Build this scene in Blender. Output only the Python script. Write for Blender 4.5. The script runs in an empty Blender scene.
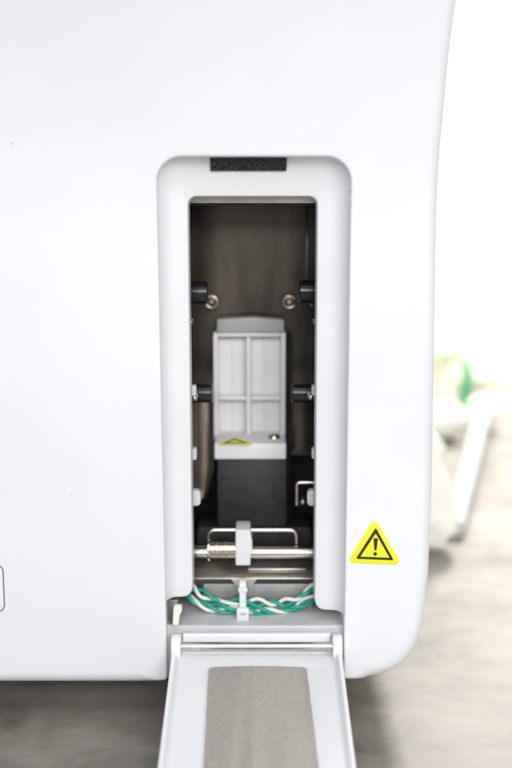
import bpy, bmesh, math, random
from mathutils import Vector, Matrix
random.seed(7)
R = math.radians
C = bpy.context.scene.collection
scene = bpy.context.scene

# ------------------------------------------------------------------ camera
PITCH = R(10.0)
DIST = 0.54
FPX = 1067.0                       # focal length in 512-wide pixels
CAM = Vector((0.0, -DIST * math.cos(PITCH), DIST * math.sin(PITCH)))
cd = bpy.data.cameras.new('camera')
cam = bpy.data.objects.new('camera', cd)
C.objects.link(cam)
cam.location = CAM
cam.rotation_euler = (R(90) - PITCH, 0, 0)
cd.sensor_fit = 'HORIZONTAL'
cd.sensor_width = 24.0
cd.lens = 50.0
cd.clip_start = 0.02
cd.clip_end = 50
cd.dof.use_dof = True
cd.dof.focus_distance = 0.545
cd.dof.aperture_fstop = 4.0
scene.camera = cam

# ------------------------------------------------------------------ world, lamps
w = bpy.data.worlds.new('World')
scene.world = w
w.use_nodes = True
bg = w.node_tree.nodes['Background']
bg.inputs[0].default_value = (0.93, 0.96, 1.0, 1)
bg.inputs[1].default_value = 0.42

def area(name, loc, target, sx, sy, power, col=(1, 1, 1)):
    l = bpy.data.lights.new(name, 'AREA')
    l.shape = 'RECTANGLE'
    l.size = sx
    l.size_y = sy
    l.energy = power
    l.color = col
    o = bpy.data.objects.new(name, l)
    C.objects.link(o)
    o.location = loc
    d = Vector(target) - Vector(loc)
    o.rotation_euler = d.to_track_quat('-Z', 'Y').to_euler()
    return o

area('room_light', (0.30, -1.9, 0.72), (0, 0, 0.0), 1.6, 0.7, 33, (0.985, 0.99, 1.0))
area('door_fill', (0.15, -0.75, 1.3), (0.0, -0.05, -0.1), 0.7, 0.5, 3.6, (1.0, 0.985, 0.96))  # unseen lamp added overhead to brighten the open door
area('window_light', (0.56, 1.5, 1.15), (0.26, 0.45, -0.18), 0.34, 0.30, 48, (1.0, 0.975, 0.92))
area('wall_fill', (0.3, 0.9, 1.7), (0.3, 2.1, 0.4), 1.6, 0.5, 70, (1.0, 0.99, 0.97))  # unseen lamp added to burn the back wall out to white

scene.view_settings.view_transform = 'Standard'
scene.view_settings.look = 'None'
scene.view_settings.exposure = 0.0
scene.view_settings.gamma = 1.0

# ------------------------------------------------------------------ helpers
def P(px, py, Y=0.0):
    """point of the vertical plane y = Y that the survey pixel (px, py) sees"""
    a, b = (px - 256.0) / FPX, (py - 384.0) / FPX
    f = Vector((0, math.cos(PITCH), -math.sin(PITCH)))
    u = Vector((0, math.sin(PITCH), math.cos(PITCH)))
    d = f + Vector((a, 0, 0)) - u * b
    t = (Y - CAM.y) / d.y
    return CAM + d * t

def PX(px, py, Y): return P(px, py, Y).x
def PZ(py, Y): return P(256, py, Y).z
def PT(px, py, z):
    a, b = (px - 256.0) / FPX, (py - 384.0) / FPX
    f = Vector((0, math.cos(PITCH), -math.sin(PITCH)))
    u = Vector((0, math.sin(PITCH), math.cos(PITCH)))
    d = f + Vector((a, 0, 0)) - u * b
    return CAM + d * ((z - CAM.z) / d.z)

def new_mat(name):
    m = bpy.data.materials.new(name)
    m.use_nodes = True
    nt = m.node_tree
    return m, nt, nt.nodes['Principled BSDF']

def mat(name, col, rough=0.4, metal=0.0, var=0.06, nscale=60, bump=0.0, bscale=400,
        aniso=None, coat=0.0, sss=0.0, trans=0.0, rvar=0.08):
    m, nt, b = new_mat(name)
    N, L = nt.nodes, nt.links
    b.inputs['Metallic'].default_value = metal
    b.inputs['Coat Weight'].default_value = coat
    if sss:
        b.inputs['Subsurface Weight'].default_value = sss
        b.inputs['Subsurface Scale'].default_value = 0.004
    if trans:
        b.inputs['Transmission Weight'].default_value = trans
    tc = N.new('ShaderNodeTexCoord')
    mp = N.new('ShaderNodeMapping')
    if aniso:
        mp.inputs['Scale'].default_value = aniso
    L.new(tc.outputs['Object'], mp.inputs[0])
    no = N.new('ShaderNodeTexNoise')
    no.inputs['Scale'].default_value = nscale
    no.inputs['Detail'].default_value = 6
    L.new(mp.outputs[0], no.inputs['Vector'])
    cr = N.new('ShaderNodeValToRGB')
    lo = [max(0, c * (1 - var)) for c in col]
    hi = [min(1, c * (1 + var)) for c in col]
    cr.color_ramp.elements[0].position = 0.3
    cr.color_ramp.elements[0].color = (*lo, 1)
    cr.color_ramp.elements[1].position = 0.7
    cr.color_ramp.elements[1].color = (*hi, 1)
    L.new(no.outputs['Fac'], cr.inputs[0])
    L.new(cr.outputs[0], b.inputs['Base Color'])
    mr = N.new('ShaderNodeMapRange')
    mr.inputs['To Min'].default_value = max(0.02, rough - rvar)
    mr.inputs['To Max'].default_value = min(1, rough + rvar)
    L.new(no.outputs['Fac'], mr.inputs[0])
    L.new(mr.outputs[0], b.inputs['Roughness'])
    if bump:
        n2 = N.new('ShaderNodeTexNoise')
        n2.inputs['Scale'].default_value = bscale
        n2.inputs['Detail'].default_value = 3
        L.new(mp.outputs[0], n2.inputs['Vector'])
        bp = N.new('ShaderNodeBump')
        bp.inputs['Strength'].default_value = bump
        bp.inputs['Distance'].default_value = 0.0005
        L.new(n2.outputs['Fac'], bp.inputs['Height'])
        L.new(bp.outputs[0], b.inputs['Normal'])
    return m

def finish(bm, name, m, parent=None, ang=32, smooth=True):
    bmesh.ops.recalc_face_normals(bm, faces=bm.faces)
    for f in bm.faces:
        f.smooth = smooth
    if smooth:
        for e in bm.edges:
            if len(e.link_faces) == 2 and e.calc_face_angle(0) > R(ang):
                e.smooth = False
    me = bpy.data.meshes.new(name)
    bm.to_mesh(me)
    bm.free()
    me.materials.append(m)
    o = bpy.data.objects.new(name, me)
    C.objects.link(o)
    if parent:
        o.parent = parent
        pw = Vector((0, 0, 0))
        q = parent
        while q:
            pw += q.location
            q = q.parent
        me.transform(Matrix.Translation(-pw))
    return o

def bevel_sharp(bm, w, seg=2, ang=40):
    bmesh.ops.remove_doubles(bm, verts=bm.verts, dist=1e-7)
    bmesh.ops.recalc_face_normals(bm, faces=bm.faces)
    es = [e for e in bm.edges if len(e.link_faces) == 2 and e.calc_face_angle(0) > R(ang)]
    if es:
        bmesh.ops.bevel(bm, geom=es, offset=w, segments=seg, profile=0.5, affect='EDGES', clamp_overlap=True)

def add_box(bm, a, b, rot=None, piv=None):
    """axis aligned box between corners a and b"""
    (x0, y0, z0), (x1, y1, z1) = a, b
    vs = [bm.verts.new((x, y, z)) for x in (x0, x1) for y in (y0, y1) for z in (z0, z1)]
    if rot:
        for v in vs:
            v.co = rot @ (v.co - piv) + piv
    for q in ((0, 1, 3, 2), (4, 6, 7, 5), (0, 4, 5, 1), (2, 3, 7, 6), (0, 2, 6, 4), (1, 5, 7, 3)):
        bm.faces.new([vs[i] for i in q])
    return vs

def box(name, a, b, m, parent, bev=0.0004, seg=2):
    bm = bmesh.new()
    add_box(bm, a, b)
    if bev:
        bevel_sharp(bm, bev, seg)
    return finish(bm, name, m, parent)

def add_tube(bm, pts, r, n=14, cap=True, rads=None, flat=None):
    """sweep a circle along pts (parallel transport)"""
    pts = [Vector(p) for p in pts]
    tang = []
    for i in range(len(pts)):
        a = pts[max(0, i - 1)]
        b = pts[min(len(pts) - 1, i + 1)]
        tang.append((b - a).normalized())
    up = Vector((0, 0, 1)) if abs(tang[0].z) < 0.9 else Vector((0, 1, 0))
    nrm = (up - tang[0] * up.dot(tang[0])).normalized()
    rings = []
    for i, p in enumerate(pts):
        nrm = (nrm - tang[i] * nrm.dot(tang[i])).normalized()
        bn = tang[i].cross(nrm)
        rr = rads[i] if rads else r
        fl = flat or (1, 1)
        rings.append([bm.verts.new(p + nrm * math.cos(2 * math.pi * k / n) * rr * fl[0]
                                   + bn * math.sin(2 * math.pi * k / n) * rr * fl[1]) for k in range(n)])
    for a, b in zip(rings, rings[1:]):
        for k in range(n):
            bm.faces.new((a[k], a[(k + 1) % n], b[(k + 1) % n], b[k]))
    if cap:
        bm.faces.new(rings[0])
        bm.faces.new(rings[-1])

def tube(name, pts, r, m, parent=None, n=14, rads=None, flat=None):
    bm = bmesh.new()
    add_tube(bm, pts, r, n, rads=rads, flat=flat)
    return finish(bm, name, m, parent, ang=50)

def spline(pts, seg=8):
    pts = [Vector(p) for p in pts]
    out = []
    for i in range(len(pts) - 1):
        p0, p1, p2, p3 = pts[max(0, i - 1)], pts[i], pts[i + 1], pts[min(len(pts) - 1, i + 2)]
        for k in range(seg):
            t = k / seg
            out.append(0.5 * ((2 * p1) + (p2 - p0) * t + (2 * p0 - 5 * p1 + 4 * p2 - p3) * t * t
                              + (3 * p1 - p0 - 3 * p2 + p3) * t ** 3))
    out.append(pts[-1])
    return out

def fillet(pts, n=8):
    """pts: (x, z, radius) -> rounded polygon points"""
    out = []
    L = len(pts)
    for i in range(L):
        p = Vector(pts[i][:2])
        r = pts[i][2]
        if r <= 0:
            out.append(p)
            continue
        a = Vector(pts[i - 1][:2]) - p
        b = Vector(pts[(i + 1) % L][:2]) - p
        if a.length < 1e-7 or b.length < 1e-7 or a.angle(b) > math.pi - 0.01:
            out.append(p)
            continue
        th = a.angle(b) / 2
        d = min(r / math.tan(th), a.length * 0.49, b.length * 0.49)
        rr = d * math.tan(th)
        a.normalize(); b.normalize()
        c = p + (a + b).normalized() * (rr / math.sin(th))
        s = p + a * d - c
        e = p + b * d - c
        ang = s.angle_signed(e)
        for k in range(n + 1):
            t = -ang * k / n
            q = Vector((s.x * math.cos(t) - s.y * math.sin(t), s.x * math.sin(t) + s.y * math.cos(t)))
            out.append(c + q)
    return out

def add_prism(bm, pts2, y0, y1):
    """polygon in x,z extruded along y"""
    f = [bm.verts.new((p[0], y0, p[1])) for p in pts2]
    b = [bm.verts.new((p[0], y1, p[1])) for p in pts2]
    bm.faces.new(f)
    bm.faces.new(list(reversed(b)))
    n = len(f)
    for i in range(n):
        bm.faces.new((f[i], b[i], b[(i + 1) % n], f[(i + 1) % n]))

def prism(name, pts2, y0, y1, m, parent, bev=0.0003, seg=2):
    bm = bmesh.new()
    add_prism(bm, pts2, y0, y1)
    if bev:
        bevel_sharp(bm, bev, seg, ang=50)
    bmesh.ops.triangulate(bm, faces=[f for f in bm.faces if len(f.verts) > 4])
    return finish(bm, name, m, parent)

def thing(name, label, cat, loc=(0, 0, 0), group=None):
    o = bpy.data.objects.new(name, None)
    C.objects.link(o)
    o.empty_display_size = 0.02
    o.location = loc
    o['label'] = label
    o['category'] = cat
    if group:
        o['group'] = group
    return o

# ------------------------------------------------------------------ materials
def housing_material():
    m, nt, b = new_mat('white_plastic')
    N, L = nt.nodes, nt.links
    tc = N.new('ShaderNodeTexCoord')
    # faint yellowing and handling marks
    n1 = N.new('ShaderNodeTexNoise'); n1.inputs['Scale'].default_value = 9; n1.inputs['Detail'].default_value = 5
    L.new(tc.outputs['Object'], n1.inputs['Vector'])
    r1 = N.new('ShaderNodeValToRGB')
    r1.color_ramp.elements[0].position = 0.35; r1.color_ramp.elements[0].color = (0.84, 0.85, 0.882, 1)
    r1.color_ramp.elements[1].position = 0.65; r1.color_ramp.elements[1].color = (0.875, 0.884, 0.915, 1)
    L.new(n1.outputs['Fac'], r1.inputs[0])
    # sparse specks of dirt
    vo = N.new('ShaderNodeTexVoronoi'); vo.inputs['Scale'].default_value = 85
    L.new(tc.outputs['Object'], vo.inputs['Vector'])
    dist = N.new('ShaderNodeMath'); dist.operation = 'LESS_THAN'; dist.inputs[1].default_value = 0.045
    L.new(vo.outputs['Distance'], dist.inputs[0])
    sep = N.new('ShaderNodeSeparateColor'); L.new(vo.outputs['Color'], sep.inputs[0])
    rare = N.new('ShaderNodeMath'); rare.operation = 'GREATER_THAN'; rare.inputs[1].default_value = 0.90
    L.new(sep.outputs[0], rare.inputs[0])
    mul = N.new('ShaderNodeMath'); mul.operation = 'MULTIPLY'
    L.new(dist.outputs[0], mul.inputs[0]); L.new(rare.outputs[0], mul.inputs[1])
    mul2 = N.new('ShaderNodeMath'); mul2.operation = 'MULTIPLY'; mul2.inputs[1].default_value = 0.45
    L.new(mul.outputs[0], mul2.inputs[0])
    mx = N.new('ShaderNodeMix'); mx.data_type = 'RGBA'
    L.new(mul2.outputs[0], mx.inputs[0]); L.new(r1.outputs[0], mx.inputs[6])
    mx.inputs[7].default_value = (0.25, 0.24, 0.25, 1)
    # grey scuffs rubbed into the lower right corner
    n3 = N.new('ShaderNodeTexNoise'); n3.inputs['Scale'].default_value = 130; n3.inputs['Detail'].default_value = 8
    mp = N.new('ShaderNodeMapping'); mp.inputs['Rotation'].default_value = (0, R(40), 0); mp.inputs['Scale'].default_value = (0.5, 1, 2.2)
    L.new(tc.outputs['Object'], mp.inputs[0]); L.new(mp.outputs[0], n3.inputs['Vector'])
    r3 = N.new('ShaderNodeValToRGB')
    r3.color_ramp.elements[0].position = 0.60; r3.color_ramp.elements[0].color = (0, 0, 0, 1)
    r3.color_ramp.elements[1].position = 0.74; r3.color_ramp.elements[1].color = (1, 1, 1, 1)
    L.new(n3.outputs['Fac'], r3.inputs[0])
    c0 = P(404, 640, 0.003)
    vm = N.new('ShaderNodeVectorMath'); vm.operation = 'DISTANCE'; vm.inputs[1].default_value = c0
    L.new(tc.outputs['Object'], vm.inputs[0])
    mr = N.new('ShaderNodeMapRange'); mr.inputs['From Min'].default_value = 0.006; mr.inputs['From Max'].default_value = 0.024
    mr.inputs['To Min'].default_value = 0.5; mr.inputs['To Max'].default_value = 0.0
    L.new(vm.outputs['Value'], mr.inputs[0])
    m3 = N.new('ShaderNodeMath'); m3.operation = 'MULTIPLY'
    L.new(mr.outputs[0], m3.inputs[0]); L.new(r3.outputs[0], m3.inputs[1])
    mx2 = N.new('ShaderNodeMix'); mx2.data_type = 'RGBA'
    L.new(m3.outputs[0], mx2.inputs[0]); L.new(mx.outputs[2], mx2.inputs[6])
    mx2.inputs[7].default_value = (0.45, 0.44, 0.45, 1)
    L.new(mx2.outputs[2], b.inputs['Base Color'])
    nr = N.new('ShaderNodeTexNoise'); nr.inputs['Scale'].default_value = 14; nr.inputs['Detail'].default_value = 7; nr.inputs['Distortion'].default_value = 1.2
    L.new(tc.outputs['Object'], nr.inputs['Vector'])
    rr = N.new('ShaderNodeMapRange'); rr.inputs['From Min'].default_value = 0.3; rr.inputs['From Max'].default_value = 0.7
    rr.inputs['To Min'].default_value = 0.26; rr.inputs['To Max'].default_value = 0.48
    L.new(nr.outputs['Fac'], rr.inputs[0]); L.new(rr.outputs[0], b.inputs['Roughness'])
    b.inputs['Specular IOR Level'].default_value = 0.4
    n2 = N.new('ShaderNodeTexNoise'); n2.inputs['Scale'].default_value = 1600; n2.inputs['Detail'].default_value = 2
    L.new(tc.outputs['Object'], n2.inputs['Vector'])
    bp = N.new('ShaderNodeBump'); bp.inputs['Strength'].default_value = 0.12; bp.inputs['Distance'].default_value = 0.0002
    L.new(n2.outputs['Fac'], bp.inputs['Height'])
    L.new(bp.outputs[0], b.inputs['Normal'])
    return m

def table_material():
    m, nt, b = new_mat('worn_table_top')
    N, L = nt.nodes, nt.links
    tc = N.new('ShaderNodeTexCoord')
    mp = N.new('ShaderNodeMapping'); mp.inputs['Scale'].default_value = (0.85, 1.1, 1)
    mp.inputs['Rotation'].default_value = (0, 0, R(4))
    L.new(tc.outputs['Object'], mp.inputs[0])
    n1 = N.new('ShaderNodeTexNoise'); n1.inputs['Scale'].default_value = 20; n1.inputs['Detail'].default_value = 9
    n1.inputs['Roughness'].default_value = 0.70; n1.inputs['Distortion'].default_value = 0.4
    L.new(mp.outputs[0], n1.inputs['Vector'])
    r1 = N.new('ShaderNodeValToRGB')
    e = r1.color_ramp.elements
    e[0].position = 0.32; e[0].color = (0.130, 0.118, 0.100, 1)
    e[1].position = 0.68; e[1].color = (0.29, 0.272, 0.243, 1)
    x = e.new(0.5); x.color = (0.218, 0.200, 0.174, 1)
    L.new(n1.outputs['Fac'], r1.inputs[0])
    # fine brushed grain
    mp2 = N.new('ShaderNodeMapping'); mp2.inputs['Scale'].default_value = (0.05, 1, 1)
    L.new(tc.outputs['Object'], mp2.inputs[0])
    n2 = N.new('ShaderNodeTexNoise'); n2.inputs['Scale'].default_value = 900; n2.inputs['Detail'].default_value = 4
    L.new(mp2.outputs[0], n2.inputs['Vector'])
    mx = N.new('ShaderNodeMix'); mx.data_type = 'RGBA'; mx.blend_type = 'OVERLAY'; mx.inputs[0].default_value = 0.14
    L.new(r1.outputs[0], mx.inputs[6]); L.new(n2.outputs['Fac'], mx.inputs[7])
    L.new(mx.outputs[2], b.inputs['Base Color'])
    mr = N.new('ShaderNodeMapRange'); mr.inputs['To Min'].default_value = 0.46; mr.inputs['To Max'].default_value = 0.64
    L.new(n1.outputs['Fac'], mr.inputs[0]); L.new(mr.outputs[0], b.inputs['Roughness'])
    bp = N.new('ShaderNodeBump'); bp.inputs['Strength'].default_value = 0.25; bp.inputs['Distance'].default_value = 0.0003
    L.new(n2.outputs['Fac'], bp.inputs['Height']); L.new(bp.outputs[0], b.inputs['Normal'])
    b.inputs['Specular IOR Level'].default_value = 0.35
    return m

M = {}
M['white'] = housing_material()
M['door'] = mat('white_door_plastic', (0.87, 0.875, 0.89), 0.33, var=0.02, nscale=25, bump=0.06, bscale=900)
M['bezel'] = mat('bezel_plastic', (0.80, 0.80, 0.82), 0.36, var=0.02, nscale=20, bump=0.06, bscale=900)
M['cavity'] = mat('cavity_plastic', (0.58, 0.58, 0.585), 0.22, var=0.06, nscale=40)
M['table'] = table_material()
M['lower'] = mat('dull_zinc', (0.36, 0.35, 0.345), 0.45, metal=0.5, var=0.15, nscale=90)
M['wall'] = mat('painted_wall', (0.88, 0.87, 0.84), 0.8, var=0.02, nscale=3, bump=0.1, bscale=60)
M['foam_dark'] = mat('dark_foam', (0.03, 0.024, 0.021), 0.95, var=1.0, nscale=700, bump=1.0, bscale=900)
M['foam_grey'] = mat('grey_foam', (0.42, 0.39, 0.355), 0.95, var=0.18, nscale=1100, bump=0.6, bscale=1300)
M['steel'] = mat('chamber_steel', (0.115, 0.098, 0.080), 0.24, metal=0.85, var=0.6, nscale=22, aniso=(1.6, 1, 0.35), bump=0.15, bscale=300, rvar=0.12)  # streaky base colour paints in vertical reflections
M['steel_side'] = mat('side_steel', (0.20, 0.19, 0.18), 0.35, metal=0.8, var=0.3, nscale=40)
M['reflect_steel'] = mat('warm_reflection_steel', (0.42, 0.34, 0.28), 0.26, metal=0.85, var=0.5, nscale=60, aniso=(2.5, 1, 0.25), rvar=0.12)  # warm streaks put a copper-tinted reflection into the colour
M['chrome'] = mat('bright_steel', (0.52, 0.50, 0.47), 0.24, metal=1.0, var=0.08, nscale=200, rvar=0.07)
M['wire_steel'] = mat('nickel_wire', (0.78, 0.72, 0.64), 0.28, metal=1.0, var=0.1, nscale=200)
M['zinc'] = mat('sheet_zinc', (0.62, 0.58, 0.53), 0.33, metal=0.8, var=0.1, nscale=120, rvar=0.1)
M['brass'] = mat('brass', (0.66, 0.58, 0.44), 0.28, metal=1.0, var=0.1, nscale=200)
M['black'] = mat('black_plastic', (0.016, 0.016, 0.019), 0.22, var=0.2, nscale=80, bump=0.1)
M['black_matte'] = mat('matte_black_metal', (0.022, 0.022, 0.024), 0.55, var=0.3, nscale=150, bump=0.3, bscale=700)
M['void'] = mat('interior_shade', (0.012, 0.011, 0.011), 0.8, var=0.3)
M['rack'] = mat('rack_plastic', (0.77, 0.765, 0.76), 0.45, var=0.03, nscale=60, bump=0.08)
M['shaded_plastic'] = mat('shaded_grey_plastic', (0.48, 0.47, 0.455), 0.5, var=0.05, nscale=60)
M['nylon'] = mat('nylon', (0.78, 0.79, 0.80), 0.35, var=0.03, sss=0.25)
M['yellow'] = mat('yellow_vinyl', (0.90, 0.88, 0.035), 0.35, var=0.03, nscale=80)
M['ink'] = mat('black_ink', (0.022, 0.020, 0.012), 0.45, var=0.2, nscale=300)
M['green_wire'] = mat('green_insulation', (0.010, 0.36, 0.26), 0.35, var=0.12, nscale=120)
M['white_wire'] = mat('white_insulation', (0.80, 0.79, 0.74), 0.38, var=0.06, nscale=120)
M['cream'] = mat('cream_plastic', (0.90, 0.885, 0.80), 0.4, var=0.04, nscale=30)
M['lever'] = mat('ivory_plastic', (0.95, 0.94, 0.86), 0.35, var=0.03, nscale=30)
M['pale_tube'] = mat('pale_hose', (0.52, 0.53, 0.52), 0.45, var=0.05, nscale=40)
M['green_tube'] = mat('green_hose', (0.03, 0.50, 0.22), 0.35, var=0.1, nscale=60)
M['yellow_glow'] = mat('pale_yellow_glow', (0.90, 0.885, 0.66), 0.5, var=0.04, nscale=10)
M['groove'] = mat('groove_shade', (0.06, 0.06, 0.065), 0.6, var=0.1)

# ------------------------------------------------------------------ setting
TZ = -0.184
bm = bmesh.new()
add_box(bm, (-1.4, -0.95, TZ - 0.03), (1.6, 1.35, TZ))
bevel_sharp(bm, 0.003, 3)
tb = finish(bm, 'table', M['table'])
tb['kind'] = 'structure'
bm = bmesh.new()
add_box(bm, (-3.0, 2.1, -1.0), (3.5, 2.2, 2.2))
wl = finish(bm, 'wall', M['wall'], smooth=False)
wl['kind'] = 'structure'

# ------------------------------------------------------------------ the instrument
YB = 0.004
zbot = PZ(682.6, YB)
dev = thing('laboratory_analyzer', 'white plastic bench instrument with its narrow front hatch hanging open', 'instrument',
            (0, 0.12, TZ))

# front outline, clockwise seen from the camera (x, z, corner radius), tag for edge rounding
def q(px, py, Y=0.0015):
    p = P(px, py, Y)
    return (p.x, p.z)

right_edge = [(428.4, 560), (431.2, 480), (432.5, 420), (434, 340), (434.8, 270), (436, 210), (438, 160), (441.2, 110), (444.2, 60), (448.0, 15)]
pts = []
xl, xr = -0.36, None
pts.append((xl, zbot + 0.1, 0))
pts.append((xl, zbot, 0.02))
sl = q(167.5, 681); sl = (sl[0], zbot)
pts.append((sl[0] - 0.014, zbot, 0.012))
pts.append((sl[0], zbot + 0.0034, 0.0022))
a = q(157.2, 200); pts.append((a[0], q(157, 157)[1], 0.0125))
b_ = q(350.2, 200); pts.append((b_[0], q(157, 157)[1], 0.0125))
sr = q(343.2, 678); zr = PZ(678.5, YB)
pts.append((sr[0], zr + 0.0022, 0.0022))
_c = P(351, 678.3, 0.0055)
pts.append((_c.x, _c.z, 0))
base = fillet(pts, 12)[1:-1]
# lower right corner: hand-placed soft curve
corner = [(352, 678.2), (362, 677.6), (372, 676.0), (383, 673.0), (394, 668), (403.5, 661), (411.5, 651.5), (417.5, 639.5), (421.8, 624), (424.6, 605), (426.6, 585)]
cp = [P(x, y, 0.0055 + 0.0035 * min(1, max(0, (676 - y) / 150))) for x, y in corner[1:] + right_edge]
cp = spline(cp, 5)
outline = [Vector((p.x, p.y)) for p in base] + [Vector((p.x, p.z)) for p in cp]
top = outline[-1]
more = [(top.x + 0.0035, top.y + 0.03, 0), (top.x + 0.003, 0.285, 0.03), (xl, 0.285, 0.03)]
tmp = fillet([(top.x, top.y, 0)] + more + [(xl, zbot + 0.1, 0)], 8)[1:]
outline += tmp
# remove duplicates
clean = [outline[0]]
for p in outline[1:]:
    if (p - clean[-1]).length > 2e-5:
        clean.append(p)
outline = clean
# orientation
A2 = sum(p.x * outline[(i + 1) % len(outline)].y - outline[(i + 1) % len(outline)].x * p.y for i, p in enumerate(outline))
if A2 < 0:
    outline.reverse()
# densify long edges on bottom so radius can blend
dens = []
for i, p in enumerate(outline):
    n_ = outline[(i + 1) % len(outline)]
    dens.append(p)
    L_ = (n_ - p).length
    if L_ > 0.006:
        k = int(L_ / 0.0035)
        for j in range(1, k):
            dens.append(p.lerp(n_, j / k))
outline = dens
n = len(outline)
slot_l, slot_r, slot_top = sl[0], sr[0], q(157, 157)[1]

def edge_r(p):
    inslot = (a[0] - 0.001 < p.x < b_[0] + 0.001) and p.y < slot_top + 0.001
    if not inslot:
        return 0.0085 if True else 0
    d = min(abs(p.x - slot_l), abs(p.x - slot_r))
    return 0.0013

def edge_rad(p):
    # distance from slot zone horizontally along the bottom edge
    if p.y < slot_top + 0.002:
        dx = max(0.0, (slot_l - 0.0012) - p.x) if p.x < 0 else max(0.0, p.x - (slot_r + 0.0012))
        if a[0] - 0.001 < p.x < b_[0] + 0.001 and (p.y > zbot + 0.004 or dx == 0):
            return 0.0013
        t = min(1, dx / 0.014)
        t = t * t * (3 - 2 * t)
        return 0.0013 + (0.0080 - 0.0013) * t
    if a[0] - 0.001 < p.x < b_[0] + 0.001 and p.y < slot_top + 0.004:
        return 0.0013
    return 0.0080

nor = []
for i in range(n):
    e1 = (outline[i] - outline[i - 1]).normalized()
    e2 = (outline[(i + 1) % n] - outline[i]).normalized()
    t = (e1 + e2).normalized()
    nor.append(Vector((-t.y, t.x)))       # inward for CCW

bm = bmesh.new()
K = 8
rings = []
def ring(fn):
    return [bm.verts.new(fn(i)) for i in range(n)]
DEPTH = 0.30
rings.append(ring(lambda i: (outline[i].x, DEPTH, outline[i].y)))
rings.append(ring(lambda i: (outline[i].x, 0.02, outline[i].y)))
for k in range(K + 1):
    ph = (math.pi / 2) * k / K
    def fn(i, ph=ph):
        r = edge_rad(outline[i])
        off = r * (1 - math.cos(ph))
        p = outline[i] + nor[i] * off
        return (p.x, r * (1 - math.sin(ph)), p.y)
    rings.append(ring(fn))
rings.append(ring(lambda i: ((outline[i] + nor[i] * (edge_rad(outline[i]) + 0.0004)).x, 0.0,
                             (outline[i] + nor[i] * (edge_rad(outline[i]) + 0.0004)).y)))
for r1_, r2_ in zip(rings, rings[1:]):
    for i in range(n):
        j = (i + 1) % n
        bm.faces.new((r1_[i], r1_[j], r2_[j], r2_[i]))
back = bm.faces.new(list(reversed(rings[0])))
bmesh.ops.triangulate(bm, faces=[back])
# front skin: constrained triangulation with a regular grid of inner points
from mathutils.geometry import delaunay_2d_cdt
loop2 = [Vector((v.co.x, v.co.z)) for v in rings[-1]]
def inside(px_, pz_):
    c_ = False
    for i in range(n):
        p_, q_ = loop2[i], loop2[(i + 1) % n]
        if (p_.y > pz_) != (q_.y > pz_) and px_ < (q_.x - p_.x) * (pz_ - p_.y) / (q_.y - p_.y) + p_.x:
            c_ = not c_
    return c_
extra = []
gx = -0.35
while gx < 0.12:
    gz = -0.15
    while gz < 0.28:
        if inside(gx, gz) and min((Vector((gx, gz)) - p_).length_squared for p_ in loop2) > 0.0025 ** 2:
            extra.append(Vector((gx, gz)))
        gz += 0.0061
    gx += 0.0079
res = delaunay_2d_cdt(loop2 + extra, [(i, (i + 1) % n) for i in range(n)], [], 1, 1e-7)
vmap = []
for co, src in zip(res[0], res[3]):
    sr_ = [k for k in src if k < n]
    vmap.append(rings[-1][sr_[0]] if sr_ else bm.verts.new((co.x, 0.0, co.y)))
for f_ in res[2]:
    vs_ = [vmap[k] for k in f_]
    if len(set(vs_)) == 3:
        try:
            bm.faces.new(vs_)
        except ValueError:
            pass
Z1 = 0.070
def lean(z):
    t = z - Z1
    return 0 if t <= 0 else -1.5 * t * t
for v in bm.verts:
    if v.co.z > Z1:
        v.co.y += lean(v.co.z) * max(0.0, 1 - v.co.y / 0.29)
housing = finish(bm, 'housing', M['white'], dev, ang=40)

# ------------------------------------------------------------------ inner bezel
def arc_pts(c, r, a0, a1, nseg, rz=None):
    rz = rz or r
    return [(c[0] + r * math.cos(R(a0 + (a1 - a0) * k / nseg)), c[1] + rz * math.sin(R(a0 + (a1 - a0) * k / nseg))) for k in range(nseg + 1)]

def lin(p, q_, k):
    return [(p[0] + (q_[0] - p[0]) * j / k, p[1] + (q_[1] - p[1]) * j / k) for j in range(k)]

zlbl, zlbr = PZ(594.5, 0.013), PZ(607.5, 0.013)
def slot_x(side, z):
    # slot outline x at height z
    if side < 0:
        t = (z - zbot) / (slot_top - zbot)
        return slot_l + (a[0] - slot_l) * t
    t = (z - zr) / (slot_top - zr)
    return slot_r + (b_[0] - slot_r) * t
EPS = 0.0003
ra = 0.0125
NS = 10
# A path
A = []
A += [(slot_x(-1, z) - EPS, z) for z in [zlbl + (0.006) * j / 6 for j in range(7)]]
A += lin((slot_x(-1, zlbl + 0.008) - EPS, zlbl + 0.008), (a[0] - EPS, slot_top - ra), NS)
A += arc_pts((a[0] - EPS + ra, slot_top + EPS - ra), ra, 180, 90, 10)
A += lin((a[0] + ra + 0.002, slot_top + EPS), (b_[0] - ra, slot_top + EPS), 6)
A += arc_pts((b_[0] + EPS - ra, slot_top + EPS - ra), ra, 90, 0, 10)
A += lin((b_[0] + EPS, slot_top - ra - 0.004), (slot_x(1, zlbr + 0.008) + EPS, zlbr + 0.008), NS)
A += [(slot_x(1, z) + EPS, z) for z in [zlbr + (0.006) * (6 - j) / 6 for j in range(7)]]
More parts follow.
